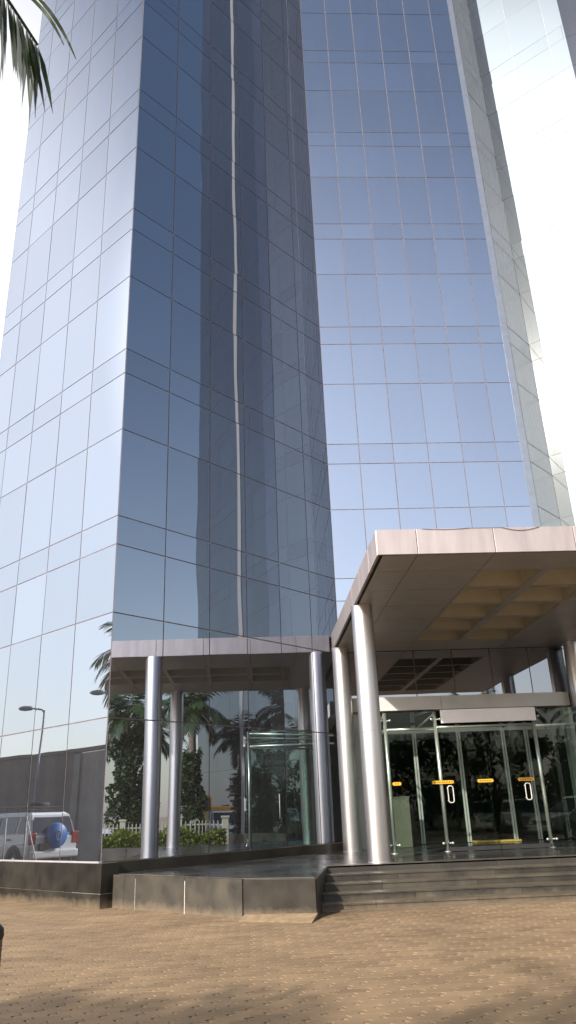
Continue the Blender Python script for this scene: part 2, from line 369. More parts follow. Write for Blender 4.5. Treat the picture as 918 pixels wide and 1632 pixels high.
# ------------------------------------------------------------------ plan of the tower
AB = Vector((-3.10, 16.76)); BC = Vector((2.57, 22.43)); CD = Vector((9.31, 22.43))
DE = Vector((10.50, 23.62)); EF = Vector((13.16, 20.96 + .26))
A_END = Vector((-8.15, 21.81))
fdir = Vector((math.cos(R(25)), -math.sin(R(25))))
FG = EF + fdir * 10.6
TOP = 64.5
tower = thing('office_tower', 'tall blue mirror-glass office tower with angled faces behind the entrance', 'office tower')
def lvls():
    z = [.8, 3.62, 5.91, 7.53, 8.24]
    b = 8.24
    while b < 62:
        z += [b + 2.29, b + 3.9, b + 4.62]; b += 4.62
    return z
LV = lvls()
faces = {   # start, end, column boundaries, first glazed level index, gap width
    'A': (A_END, AB, [0, 1.14, 2.64, 4.14, 5.64, 7.142]),
    'B': (AB, BC, [0, 1.43, 2.88, 4.20, 5.50, 6.80, 8.018]),
    'C': (BC, CD, [0, 1.07, 2.20, 3.36, 4.51, 5.66, 6.74]),
    'D': (CD, DE, [0, 1.683]),
    'E': (DE, EF, [0, 1.5, 3.0, 3.68]),
    'F': (EF, FG, [0, 1.5, 3.0, 4.4, 5.9, 7.4, 9.0, 10.6]),
}
panes = []; GAP = .0135
for k, (p, q, cols) in faces.items():
    u = (q - p).normalized(); n = Vector((u.y, -u.x))
    for i in range(len(cols)-1):
        for j in range(len(LV)-1):
            z0, z1 = LV[j], LV[j+1]
            if k == 'C' and z1 < 6: continue            # built below as the entrance wall
            gp = .005 if k in 'EF' else GAP
            a0, a1 = cols[i] + gp, cols[i+1] - gp
            tilt = [random.gauss(0, .0007 if k == 'B' else .0016) for _ in range(3)]
            P = []
            for a, z, t in ((a0, z0+gp, tilt[0]), (a1, z0+gp, tilt[1]), (a1, z1-gp, tilt[2]), (a0, z1-gp, tilt[0] + tilt[2] - tilt[1])):
                w = p + u*a + n*t; P.append((w.x, w.y, z))
            c = Vector([sum(x[m] for x in P)/4 for m in range(3)])
            pr = [project(x) for x in P]; area = 0
            if all(pr):
                xs = [min(max(x[0], 0), 918) for x in pr]; ys = [min(max(x[1], 0), 1632) for x in pr]
                area = abs(sum(xs[m]*ys[(m+1) % 4] - xs[(m+1) % 4]*ys[m] for m in range(4))) / 2
            if k in 'DEF' and z1 < 7: area = 0
            panes.append((area, k, P))
panes.sort(key=lambda t: -t[0])
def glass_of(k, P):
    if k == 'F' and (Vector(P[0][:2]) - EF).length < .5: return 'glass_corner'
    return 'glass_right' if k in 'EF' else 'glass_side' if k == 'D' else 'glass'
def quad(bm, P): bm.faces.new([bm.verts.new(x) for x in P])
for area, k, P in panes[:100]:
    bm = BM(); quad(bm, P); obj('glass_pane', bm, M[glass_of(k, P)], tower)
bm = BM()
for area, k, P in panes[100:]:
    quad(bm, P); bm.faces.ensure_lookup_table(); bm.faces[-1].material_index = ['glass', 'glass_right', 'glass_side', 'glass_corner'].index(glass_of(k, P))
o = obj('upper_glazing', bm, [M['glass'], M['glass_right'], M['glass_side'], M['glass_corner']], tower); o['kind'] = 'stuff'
for k, (p, q, cols) in faces.items():
    u = (q - p).normalized(); bm = BM(); ln = (q - p).length; n = Vector((u.y, -u.x))
    zb = 5.9 if k == 'C' else .8
    # one backing sheet just behind the panes: the open joints read as gaskets
    w0 = p - n*.012; w1 = q - n*.012
    quad(bm, [(w0.x, w0.y, zb), (w1.x, w1.y, zb), (w1.x, w1.y, TOP), (w0.x, w0.y, TOP)])
    obj('mullion_grid', bm, M['joint_pale' if k == 'E' else 'joint_dark' if k == 'F' else 'joint'], tower)
# metal trims at corners
def corner(p, u, w, z0, z1, m, d=.03, off=.004, name='corner_trim'):
    bm = BM(); obox(bm, p, u, w, d, z0, z1, off); return obj(name, bm, m, tower)
uC = (1, 0)
corner((CD.x - .24, CD.y), uC, .235, 6.45, TOP, M['trim'], .003, .004)
uE = ((EF - DE).normalized()).to_tuple()
corner((EF + fdir*4.4).to_tuple(), fdir.to_tuple(), .42, .8, TOP, M['bright_trim'], .02, .004)
uA = (S2, -S2)
# closing side and back of the tower, out of the photograph's sight
bm = BM()
back = [A_END, Vector((-2.0, 30)), Vector((-2.0, 46)), Vector((24, 46)), FG]
for i in range(len(back)-1):
    a, b = back[i], back[i+1]
    quad(bm, [(b.x, b.y, 0), (a.x, a.y, 0), (a.x, a.y, TOP), (b.x, b.y, TOP)])
obj('rear_facade', bm, M['glass'], tower)
bm = BM()
P = [A_END, AB, BC, CD, DE, EF, FG, Vector((24, 46)), Vector((-2, 46)), Vector((-2, 30))]
prism(bm, [(x.x, x.y) for x in P], TOP, TOP + .4); obj('roof', bm, M['trim'], tower)
# granite plinth below face A, black kerb below face B, plinths to the right
bm = BM()
pl = [.0, 1.9, 3.5, 5.1, 6.55, 7.142, 7.36]
for i in range(len(pl)-1):
    obox(bm, (A_END + Vector(uA)*(pl[i] + .003)).to_tuple(), uA, pl[i+1]-pl[i]-.006, .42, .26, .797, -.30)
    obox(bm, (A_END + Vector(uA)*(pl[i] + .003)).to_tuple(), uA, pl[i+1]-pl[i]-.006, .42, .0, .254, -.30)
obj('plinth', bm, M['granite_dark'], tower, bevel=.004)
bm = BM()
obox(bm, (A_END + Vector(uA)*6.35).to_tuple(), uA, 1.0, .41, .0, .79, -.30)
obox(bm, A_END.to_tuple(), uA, 6.3, .405, .0, .79, -.30)
obj('mortar_bed', bm, M['mortar'], tower)
bm = BM(); obox(bm, (A_END).to_tuple(), uA, 7.142, .09, .797, .822, -.04); obj('sill_strip', bm, M['pale_frame'], tower)
uB = (S2, S2)
bm = BM(); obox(bm, AB.to_tuple(), uB, 7.9, .30, .50, .80, -.2); obj('kerb', bm, M['granite_dark'], tower, bevel=.004)
bm = BM()
obox(bm, EF.to_tuple(), fdir.to_tuple(), 10.6, .4, 0, .8, -.25); obj('plinth', bm, M['granite'], tower)

# entrance wall below the canopy (face C, ground storey): upper lights, header band, pale pier
CE = 5.95; YW = 22.43
xs = [2.57, 3.64, 4.78, 5.93, 7.08, 8.23, 9.31]
for i in range(6):
    bm = BM(); quad(bm, [(xs[i]+GAP, YW, 4.60), (xs[i+1]-GAP, YW, 4.60), (xs[i+1]-GAP, YW, CE-.02), (xs[i]+GAP, YW, CE-.02)])
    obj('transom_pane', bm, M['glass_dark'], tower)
bm = BM(); box(bm, (2.57, YW+.012, 4.58), (9.31, YW+.05, 6.3)); obj('mullion_grid', bm, M['joint'], tower)
for a, b in ((2.75, 5.39), (5.40, 9.15)):
    bm = BM(); box(bm, (a, YW-.33, 4.19), (b, YW+.05, 4.575)); obj('header_panel', bm, M['header'], tower, bevel=.01)
for a, b, z0, z1 in ((2.62, 3.36, .59, 2.4), (2.62, 3.36, 2.41, 4.18), (9.02, 9.28, .59, 4.18)):
    bm = BM(); box(bm, (a, YW-.05, z0), (b, YW+.2, z1)); obj('pier_panel', bm, M['header'], tower, bevel=.006)
bm = BM(); quad(bm, [(9.31, 22.43, .59), (10.49, 23.6, .59), (10.49, 23.6, 6), (9.31, 22.43, 6)]); obj('recess_panel', bm, M['joint'], tower)

# ------------------------------------------------------------------ canopy
X0, X1, Y0, Y1 = 2.33, 9.55, 13.2, 22.36
ZB, ZT = 5.95, 6.44
can = thing('entrance_canopy', 'flat pinkish grey metal canopy on round steel columns over the entrance', 'canopy')
fj = [X0, 3.09, 4.55, 6.08, 7.60, 9.0, X1]
for i in range(len(fj)-1):
    bm = BM(); box(bm, (fj[i]+.006, Y0, ZB), (fj[i+1]-.006, Y0+.05, ZT)); obj('fascia_panel', bm, M['fascia'], can, bevel=.006)
sj = [Y0+.056, 14.3, 15.72, 17.07, 18.43, 19.8, 21.15, 22.20]
for xx, sgn in ((X0, 1), (X1, -1)):
    for i in range(len(sj)-1):
        bm = BM(); a, b = sorted((xx, xx + sgn*.05)); y1 = sj[i+1]-.006
        if sgn > 0 and i == len(sj)-2: y1 = 22.13
        box(bm, (a, sj[i]+.006, ZB), (b, y1, ZT)); obj('fascia_panel', bm, M['fascia'], can, bevel=.006)
bm = BM(); box(bm, (X0+.06, Y0+.06, ZT-.06), (X1-.06, Y1, ZT-.012)); obj('canopy_roof', bm, M['trim'], can)
bm = BM(); box(bm, (X0+.051, Y0+.051, ZB+.012), (X0+.075, 22.1, ZB+.4)); box(bm, (X0+.08, Y0+.051, ZB+.03), (X1-.051, Y0+.07, ZB+.4)); obj('shadow_gap', bm, M['dark_gap'], can)
# soffit panels around the ten coffers
CX = [(4.60, 5.84), (6.02, 7.27)]; CY = [(14.36 + 1.37*k, 14.36 + 1.37*k + 1.27) for k in range(5)]
xg = [X0+.11, 3.09, 4.55, 7.32, 8.6, X1-.06]
yg = [Y0+.08, 14.30, 15.68, 17.05, 18.42, 19.79, 21.17, Y1]
bm = BM(); g = .006
for i in range(len(xg)-1):
    for j in range(len(yg)-1):
        if i == 2 and 1 <= j <= 5: continue
        box(bm, (xg[i]+g, yg[j]+g, ZB+.005), (xg[i+1]-g, yg[j+1]-g, ZB+.03))
# frame between the coffers
for j in range(6):
    ya = 14.30 if j == 0 else CY[j-1][1]; yb = CY[j][0] if j < 5 else 21.17
    box(bm, (4.55+g, ya + (g if j == 0 else 0), ZB+.004), (7.32-g, yb - (g if j == 5 else 0), ZB+.035))
for j in range(5):
    for a, b in ((4.55+g, 4.60), (5.84, 6.02), (7.27, 7.32-g)):
        box(bm, (a, CY[j][0]+.0005, ZB+.004), (b, CY[j][1]-.0005, ZB+.035))
obj('soffit', bm, M['soffit'], can)
bm = BM(); box(bm, (X0+.09, Y0+.07, ZB+.036), (4.59, Y1, ZB+.05)); box(bm, (7.28, Y0+.07, ZB+.036), (X1-.06, Y1, ZB+.05)); obj('soffit_backing', bm, M['dark_gap'], can)
for xa, xb in CX:
    for ya, yb in CY:
        bm = BM(); z0, z1 = ZB+.036, ZT-.065
        for Q in ([(xa,yb,z0),(xb,yb,z0),(xb,yb,z1),(xa,yb,z1)], [(xa,ya,z0),(xa,ya,z1),(xb,ya,z1),(xb,ya,z0)],
                  [(xa,ya,z0),(xa,yb,z0),(xa,yb,z1),(xa,ya,z1)], [(xb,ya,z0),(xb,ya,z1),(xb,yb,z1),(xb,yb,z0)], [(xa,ya,z1),(xa,yb,z1),(xb,yb,z1),(xb,ya,z1)]):
            quad(bm, Q)
        obj('coffer', bm, M['cream'], can)
def column(x, y, joint):
    bm = BM(); r = .24
    lathe(bm, [(r, .59), (r, .61), (r, joint-.03), (r, joint-.006), (r-.008, joint-.004), (r-.008, joint+.004), (r, joint+.006), (r, joint+.03), (r, ZB-.03), (r, ZB+.004)], x, y, 64)
    o = obj('column', bm, M['alu'], can)
    me = o.data; me.set_sharp_from_angle(angle=R(30))
    for p in me.polygons: p.use_smooth = len(p.vertices) == 4 and abs(p.normal.z) < .1
    bm = BM(); box(bm, (x-.004, y-r-.0015, .60), (x+.004, y-r+.02, ZB)) if False else lathe(bm, [(r+.012, .588), (r+.012, .605)], x, y, 48)
    obj('base_ring', bm, M['steel'], o)
    for a_ in (R(140), R(-20)):
        bm = BM(); d_ = Vector((math.cos(a_), math.sin(a_))); obox(bm, (x + d_.x*(r-.012) , y + d_.y*(r-.012)), (-d_.y, d_.x), .007, .0135, .61, ZB-.01)
        obj('seam', bm, M['dark_gap'], o)
    return o
column(2.53, 17.0, 3.16); column(2.53, 21.75, 3.45); column(9.34, 17.0, 3.16); column(9.34, 21.75, 3.45)

bm = BM()
tube(bm, [(3.2 + .9*i/10, Y0-.012, ZT - .004 - .02*math.sin(math.pi*i/10)) for i in range(11)], .004, 6)
tube(bm, [(4.1 + .62*i/10, Y0-.012, ZT - .006) for i in range(11)], .003, 6)
tube(bm, [(4.72 + .72*i/14, Y0-.012, ZT - .006 - .065*math.sin(math.pi*i/14)) for i in range(15)], .005, 6)
tag(obj('cable', bm, M['black_plastic'], smooth=True), 'thin dark cable sagging over the top edge of the canopy', 'cable')
# ------------------------------------------------------------------ podium and steps
ZP = .59
c0 = Vector((-2.72, 16.57)); c1 = Vector((-.23, 14.08)); c2 = Vector((.95, 13.70)); c3 = Vector((1.36, 16.35))
d3 = Vector((10.60, 16.35)); d2 = Vector((11.0, 13.7)); d1 = Vector((11.7, 14.1))
pod = thing('entrance_podium', 'dark granite podium with polished floor leading to the glass doors', 'podium')
bm = BM()
prism(bm, [(-2.80, 17.03), (c0.x, c0.y), (c1.x, c1.y), (c2.x, c2.y), (c3.x, c3.y), (d3.x, d3.y), (d2.x, d2.y), (d1.x, d1.y), (11.7, 19.5), (11.7, 21.4), (10.49, 23.6), (9.31, 22.46), (2.6, 22.46)], .02, ZP)
obj('floor', bm, M['floor'], pod)
def slabs(p, q, cuts, z1=ZP-.004, t=.028, m='granite'):
    u = (q-p).normalized()
    for a, b in zip(cuts[:-1], cuts[1:]):
        bm = BM(); obox(bm, (p + u*(a+.004)).to_tuple(), u.to_tuple(), b-a-.008, t, .0, z1, .004); obj('granite_slab', bm, M[m], pod, bevel=.004)
slabs(c0, c1, [-.10, .26, .62, 2.06, 3.53])
slabs(c1, c2, [.015, 1.255], m='granite_dark')
slabs(c2, c3, [.0, 1.3, 2.66], t=.02, m='granite_dark')
slabs(d3, d2, [.02, 1.3, 2.65], t=.02); slabs(d2, d1, [.02, .80]); 
slabs(d1, Vector((11.7, 19.5)), [.02, 1.8, 3.6, 5.4])
u01 = (c1-c0).normalized()
for a in (.62, 2.06):
    bm = BM(); obox(bm, (c0 + u01*(a-.006)).to_tuple(), u01.to_tuple(), .016 if a > 1 else .007, .0285, .0, ZP-.06, .004)
    obj('mortar_joint', bm, M['mortar'], pod)
# coping strip that catches the light along the front edge
bm = BM(); obox(bm, (c0 + u01*.1).to_tuple(), u01.to_tuple(), 3.44, .10, ZP+.0005, ZP+.012, -.06); obj('coping', bm, M['granite'], pod, bevel=.003)
bm = BM(); u12 = (c2-c1).normalized(); obox(bm, c1.to_tuple(), u12.to_tuple(), 1.24, .10, ZP+.001, ZP+.013, -.06); obj('coping', bm, M['granite'], pod, bevel=.003)
# sandy concrete fillet at the foot
fil = BM(); P0 = c1 + Vector((.02, -.03)); P1 = c2 + Vector((.02, -.03)); nn = Vector((u12.y, -u12.x))
vv = [fil.verts.new(x) for x in ((P0.x, P0.y, .07), (P1.x, P1.y, .085), (P1.x+nn.x*.52+.02, P1.y+nn.y*.52, .001), (P0.x+nn.x*.34, P0.y+nn.y*.34, .001), (P0.x, P0.y, 0), (P1.x, P1.y, 0))]
fil.faces.new((vv[0], vv[3], vv[2], vv[1])); fil.faces.new((vv[0], vv[4], vv[3])); fil.faces.new((vv[1], vv[2], vv[5]))
tag(obj('concrete_fillet', fil, M['sand']), 'sandy cement strip along the foot of the podium corner', 'cement strip')
stp = thing('entrance_steps', 'five broad dark stone steps up to the glass entrance', 'steps')
ys = [16.35, 15.90, 15.43, 14.95, 14.50]
random.seed(21)
for k in range(5):
    z1 = ZP - .118*k - (.002 if k == 0 else 0); y = ys[k]; yb = ys[k-1] + .02 if k else 16.80
    def xl(yy): return c2.x + (yy - c2.y)*(c3.x-c2.x)/(c3.y-c2.y) + .026
    def xr(yy): return 10.6 + (16.35-yy)*.4/2.65 - .026
    # each step is a row of slabs with tight joints, riser set back under a small nosing
    cuts = [0] ; total = xr(y) - xl(y); pos = .25 + random.random()*1.4
    while pos < total - .4: cuts.append(pos); pos += 1.75 + random.random()*.25
    cuts.append(total)
    bm = BM()
    for a, b in zip(cuts[:-1], cuts[1:]):
        g2 = .0025
        xa, xb = xl(y)+a+g2, xl(y)+b-g2
        if k == 0:
            box(bm, (xa, y-.0, z1-.03), (xb, y+.36, z1+.004)); 
        else:
            box(bm, (xa, y, z1-.03), (xb, yb+.02, z1))
        box(bm, (xa, y+.018, z1-.118), (xb, y+.06, z1-.0305))
    obj('step', bm, M['granite'], stp, bevel=.003)
bm = BM(); box(bm, (1.10, 14.40, .0), (11.0, 14.60, .028)); obj('base_course', bm, M['granite'], stp, bevel=.003)
bm = BM(); prism(bm, [(1.2, 14.62), (10.85, 14.62), (10.55, 16.4), (1.45, 16.4)], .0, .08); obj('core', bm, M['dark_gap'], stp)

# ------------------------------------------------------------------ glass vestibule
ves = thing('glass_vestibule', 'projecting glass entrance vestibule with steel posts and blank sign board', 'vestibule')
YV = 19.6; VT = 3.85
posts = [3.31, 4.59, 7.12, 8.40]
fit = []
for x in posts:
    bm = BM(); tube(bm, [(x, YV+.10, .60), (x, YV+.10, VT)], .045, 20); p = obj('post', bm, M['steel'], ves, smooth=True)
    for z in (.78, 2.2, 3.66):
        bm = BM()
        for s in (-1, 1): tube(bm, [(x, YV+.10, z), (x + s*.11, YV+.02, z)], .013, 8)
        for s in (-1, 1): tube(bm, [(x + s*.11, YV+.03, z), (x + s*.11, YV-.02, z)], .03, 14)
        if z != 2.2: obj('spider_fitting', bm, M['steel'], p, smooth=True)
        else: bm.free()
    bm = BM(); lathe(bm, [(.09, .59), (.09, .61)], x, YV+.10, 24); obj('foot_plate', bm, M['steel'], p)
def sheet(P):
    (x0, y0, z0), (x1, y1, z1) = P; d = (x1-x0, y1-y0, z1-z0); bm = BM()
    if d[1] == min(d): quad(bm, [(x0,y0,z0),(x1,y0,z0),(x1,y0,z1),(x0,y0,z1)])
    elif d[0] == min(d): quad(bm, [(x0,y0,z0),(x0,y1,z0),(x0,y1,z1),(x0,y0,z1)])
    else: quad(bm, [(x0,y0,z0),(x1,y0,z0),(x1,y1,z0),(x0,y1,z0)])
    return bm
def pane(parent, P, m, t=.012, name='glass_panel'):
    return obj(name, sheet(P), m, parent)
pane(ves, ((3.25, YV, .61), (4.56, YV+.014, VT)), M['clear'])
pane(ves, ((7.15, YV, .61), (8.46, YV+.014, VT)), M['clear_green'])
pane(ves, ((3.24, YV+.02, .61), (3.254, 22.36, VT)), M['clear'])
pane(ves, ((8.46, YV+.02, .61), (8.474, 22.36, VT)), M['clear_green'])
pane(ves, ((3.25, YV+.0, VT+.004), (8.46, 22.10, VT+.018)), M['clear'], name='roof_glass')
# doors
for xa, xb, hx, s in ((4.62, 5.85, 4.76, 1), (5.87, 7.09, 6.68, -1)):
    d = obj('door', sheet(((xa, YV, .62), (xb, YV+.014, 3.49))), M['clear'], ves)
    for yy in (-.075,):
        bm = BM(); z0, z1 = 1.68, 2.06; w = .13; pts = []
        cx_ = hx
        for a0, sx_, sz_ in ((0, 1, 1), (90, -1, 1), (180, -1, -1), (270, 1, -1)):
            for q in range(5):
                a = R(a0 + q*22.5); pts.append((cx_ + sx_*(w/2-.05)*1 + .05*math.cos(a), YV+yy, (z0+z1)/2 + sz_*((z1-z0)/2-.05) + .05*math.sin(a)))
        pts.append(pts[0]); tube(bm, pts, .013, 10)
        for zz in (z0+.05, z1-.05): tube(bm, [(cx_-w/2, YV+yy, zz), (cx_-w/2, YV+.01, zz)], .011, 8)
        obj('handle', bm, M['rail_white'], d, smooth=True)
    bm = BM(); box(bm, (xa, YV-.012, .60), (xb, YV+.026, .69)); obj('bottom_rail', bm, M['black_plastic'], d, bevel=.004)
for xa, xb in ((3.36, 3.58), (4.34, 4.88), (5.47, 5.87), (6.48, 6.90)):
    zc = 2.155; bm = BM()
    pr = []
    for a in range(9): t = R(90 + a*22.5); pr.append((xa+.03 + .03*math.cos(t), zc + .038*math.sin(t)))
    for a in range(9): t = R(-90 + a*22.5); pr.append((xb-.03 + .03*math.cos(t), zc + .038*math.sin(t)))
    bm.faces.new([bm.verts.new((x, YV-.004, z)) for x, z in pr]); st = obj('warning_strip', bm, M['yellow'], ves)
    bm = BM(); n_ = int((xb-xa)/.06)
    for i in range(1, n_): box(bm, (xa+.06*i, YV-.0065, zc-.012), (xa+.06*i+.03, YV-.005, zc+.012))
    obj('strip_marks', bm, M['ink'], st)
# sign board, top rails, ties
bm = BM(); box(bm, (4.71, YV-.09, 3.545), (7.14, YV-.02, 3.875)); obj('sign_board', bm, M['white'], ves, bevel=.008)
bm = BM()
tube(bm, [(3.31, YV+.10, 3.44), (4.64, YV+.10, 3.44)], .035, 14); tube(bm, [(7.12, YV+.10, 3.44), (8.40, YV+.10, 3.44)], .035, 14)
tube(bm, [(4.59, YV+.10, 3.47), (7.12, YV+.10, 3.47)], .035, 14)
obj('top_rail', bm, M['steel'], ves, smooth=True)
for x in posts:
    bm = BM(); tube(bm, [(x, YV+.1, 3.80), (x, 22.2, 3.66)], .03, 12); obj('roof_tie', bm, M['steel'], ves, smooth=True)
# side of the vestibule facing the left facade: a rail, a post and a pull handle
bm = BM(); tube(bm, [(3.31, YV+.1, 3.44), (3.31, 22.2, 3.44)], .035, 14); obj('top_rail', bm, M['steel'], ves, smooth=True)
bm = BM(); tube(bm, [(3.31, 21.9, .60), (3.31, 21.9, VT)], .045, 20); obj('post', bm, M['steel'], ves, smooth=True)
bm = BM(); tube(bm, [(3.20, 20.55, 1.45), (3.20, 20.55, 2.1)], .018, 10)
for zz in (1.5, 2.05): tube(bm, [(3.20, 20.55, zz), (3.245, 20.55, zz)], .012, 8)
obj('handle', bm, M['rail_white'], ves, smooth=True)
# inner screen of pale frames
YI = 24.0
for x in (3.55, 4.90, 6.27, 7.66, 8.39):
    bm = BM(); w = .045
    for s in (-1, 1): box(bm, (x + s*.036 - .026, YI, .60), (x + s*.036 + .026, YI+.08, 3.95))
    obj('inner_frame', bm, M['pale_frame'], ves, bevel=.006)
bm = BM(); box(bm, (3.4, YI+.002, 3.72), (9.0, YI+.078, 3.84)); obj('inner_rail', bm, M['pale_frame'], ves, bevel=.006)
pane(ves, ((3.45, YI+.03, .61), (9.0, YI+.044, 3.9)), M['clear'], name='inner_glass')
bm = BM(); box(bm, (6.32, YI-.45, .592), (7.66, YI-.05, .640)); obj('threshold', bm, M['mat_yellow'], ves, bevel=.01)
# lobby behind
lob = thing('lobby', 'dark reception lobby seen through the entrance glass', 'lobby')
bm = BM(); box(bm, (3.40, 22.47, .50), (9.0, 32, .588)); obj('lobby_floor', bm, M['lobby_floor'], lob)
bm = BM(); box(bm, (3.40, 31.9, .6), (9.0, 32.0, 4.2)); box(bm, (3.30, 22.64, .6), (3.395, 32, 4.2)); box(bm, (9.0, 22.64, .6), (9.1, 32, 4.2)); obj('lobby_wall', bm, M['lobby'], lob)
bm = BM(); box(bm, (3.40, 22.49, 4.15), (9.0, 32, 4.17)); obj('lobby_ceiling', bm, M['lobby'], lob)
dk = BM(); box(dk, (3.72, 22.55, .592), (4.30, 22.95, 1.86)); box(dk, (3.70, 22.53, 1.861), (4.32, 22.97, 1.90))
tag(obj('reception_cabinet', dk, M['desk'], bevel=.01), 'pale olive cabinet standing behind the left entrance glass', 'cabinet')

# ------------------------------------------------------------------ ground
bm = BM(); s = 1500
for x0, x1, y0, y1 in ((-s, s, -s, 3.02), (-s, s, 23.98, s), (-s, -12.98, 3.02, 23.98), (14.98, s, 3.02, 23.98)):
    quad(bm, [(x0, y0, -.004), (x1, y0, -.004), (x1, y1, -.004), (x0, y1, -.004)])
o = obj('ground', bm, M['ground']); o['kind'] = 'structure'
# sand bed whose level decides how open the joints look
bm = BM(); nx, ny = 60, 40; gx0, gx1, gy0, gy1 = -13.0, 15.0, 3.0, 24.0
gr = {}
for i in range(nx+1):
    for j in range(ny+1):
        x = gx0 + (gx1-gx0)*i/nx; y = gy0 + (gy1-gy0)*j/ny
        t = 1/(1+math.exp(-(x - 2.6 + (y-9.5)*.30)/.7)); t = max(t, .9/(1+math.exp(-(x+y-13.35)/.12)))
        z = -.036 + .0325*t + .0022*math.sin(x*2.1+y*1.3)*math.sin(y*1.9-x)
        gr[i, j] = bm.verts.new((x, y, min(z, -.0016)))
for i in range(nx):
    for j in range(ny): bm.faces.new((gr[i,j], gr[i+1,j], gr[i+1,j+1], gr[i,j+1]))
o = obj('paving_bed', bm, M['bed']); o['kind'] = 'structure'
# interlocking pavers
random.seed(3)
LX, WY = .32, .165
verts, fcs = [], []
y = 4.0; row = 0
def inside(x, y):
    if x + y > 13.9 and x < -.2: return False
    if y > 14.5 and x > -.6: return False
    return True
while y < 23.4:
    x = -12.4 + (LX/2 if row % 2 else 0)
    while x < 13:
        if inside(x+LX/2, y) and project((x, y, 0)) and -160 < project((x, y, 0))[0] < 1080:
            dz = random.gauss(0, .0009); tx = random.gauss(0, .003); ty = random.gauss(0, .003)
            h = .0120; e = .0004; sh = random.gauss(0, .002)
            prof = [(0, 0), (.10, -.010), (.28, -.036), (.42, -.030), (.58, .030), (.72, .036), (.90, .010), (1, 0)]
            Lf = [(x + h + a + sh, y + e + (WY-2*e)*f) for f, a in prof]
            Rt = [(x + LX - h + a + sh, y + e + (WY-2*e)*f) for f, a in prof][::-1]
            ring = Rt[::-1][0:0] + Lf[::-1] + Rt[::-1]
            ring = [Lf[i] for i in range(len(Lf)-1, -1, -1)] + Rt[::-1]
            cxm = x+LX/2; cym = y+WY/2; b0 = len(verts); n_ = len(ring)
            for (px, py) in ring:
                vx = cxm + (px-cxm)*(1-.004/.32); vy = cym + (py-cym)*(1-.0006/.165)
                verts.append((vx, vy, dz + (px-cxm)*tx + (py-cym)*ty))
            for (px, py) in ring: verts.append((px, py, dz - .002 + (px-cxm)*tx + (py-cym)*ty))
            for (px, py) in ring: verts.append((px, py, -.040))
            top = list(range(b0, b0+n_))
            fcs.append(top)
            for r_ in (0, 1):
                for i in range(n_):
                    a = b0 + r_*n_ + i; b = b0 + r_*n_ + (i+1) % n_
                    fcs.append((a, a+n_, b+n_, b))
        x += LX
    y += WY; row += 1
me = bpy.data.meshes.new('paving'); me.from_pydata(verts, [], fcs); me.materials.append(M['paver'])
bmx = bmesh.new(); bmx.from_mesh(me); bmesh.ops.recalc_face_normals(bmx, faces=bmx.faces); bmx.to_mesh(me); bmx.free()
o = bpy.data.objects.new('paving', me); C.objects.link(o); o['kind'] = 'structure'

# ------------------------------------------------------------------ vegetation
def leaflet(bm, p, d, nrm, l, w):
    """narrow folded leaf, root at p, pointing d"""
    d = d.normalized(); s = d.cross(nrm).normalized()
    m1 = p + d*l*.35; m2 = p + d*l*.7
    drop = Vector((0, 0, -1))
    a = bm.verts.new(p); t = bm.verts.new(p + d*l + drop*l*.18)
    b1 = bm.verts.new(m1 + s*w*.5 + drop*l*.02); b2 = bm.verts.new(m1 - s*w*.5 + drop*l*.02)
    c1_ = bm.verts.new(m2 + s*w*.36 + drop*l*.07); c2_ = bm.verts.new(m2 - s*w*.36 + drop*l*.07)
    bm.faces.new((a, b1, b2)); bm.faces.new((b1, c1_, c2_, b2)); bm.faces.new((c1_, t, c2_))
def frond_bm(base, az, el0, ln, droop, rng, leaf=.55, n=34, lw=.035, side=None):
    bm = BM(); pts = []; p = Vector(base); el = el0; seg = 14
    for i in range(seg+1):
        pts.append(p.copy())
        d = Vector((math.cos(az)*math.cos(el), math.sin(az)*math.cos(el), math.sin(el)))
        p = p + d*ln/seg; el -= droop/seg*(.4 + 1.2*i/seg)
    tube(bm, pts, [.024*(1-.85*i/seg) + .004 for i in range(seg+1)], 5)
    for i in range(n):
        f = .12 + .88*i/(n-1); x = f*seg; k = min(int(x), seg-1); q = pts[k].lerp(pts[k+1], x-k)
        t = (pts[k+1]-pts[k]).normalized(); sd_ = t.cross(Vector((0, 0, 1)))
        if sd_.length < .05: sd_ = Vector((math.sin(az), -math.cos(az), 0))
        sd_.normalize(); upv = sd_.cross(t)
        ll = leaf*(math.sin(math.pi*(.12+.80*f))**.6)*(.85+.3*rng.random())
        for s in (-1, 1):
            d = sd_*s*(.75+.15*rng.random()) + t*(.55+.35*f) + Vector((0, 0, -1))*(.35+.45*rng.random()) + upv*.15
            leaflet(bm, q, d, upv, ll, lw*(.8+.4*rng.random()))
    return bm
def ivy_bm(x, y, z0, z1, r0, r1, n, rng, size=.19):
    bm = BM()
    for i in range(n):
        f = rng.random(); z = z0 + (z1-z0)*f; r = r0 + (r1-r0)*f
        a = rng.random()*6.283; lump = .75 + .35*math.sin(a*2 + z*2.3) + .25*math.sin(a*3 - z*4.1)
        rr = r*lump*(.55 + .45*rng.random()**.5)
        leafquad(bm, Vector((x + rr*math.cos(a), y + rr*math.sin(a), z + rng.gauss(0, .08))), size*(.6+.8*rng.random()), rng)
    return bm
def leafquad(bm, p, s, rng):
    d = Vector((rng.gauss(0, 1), rng.gauss(0, 1), rng.gauss(-.3, .8))).normalized()
    u = d.cross(Vector((rng.gauss(0, 1), rng.gauss(0, 1), rng.gauss(0, 1)))).normalized()
    bm.faces.new([bm.verts.new(q) for q in (p, p + d*s*.5 + u*s*.28, p + d*s, p + d*s*.5 - u*s*.28)])
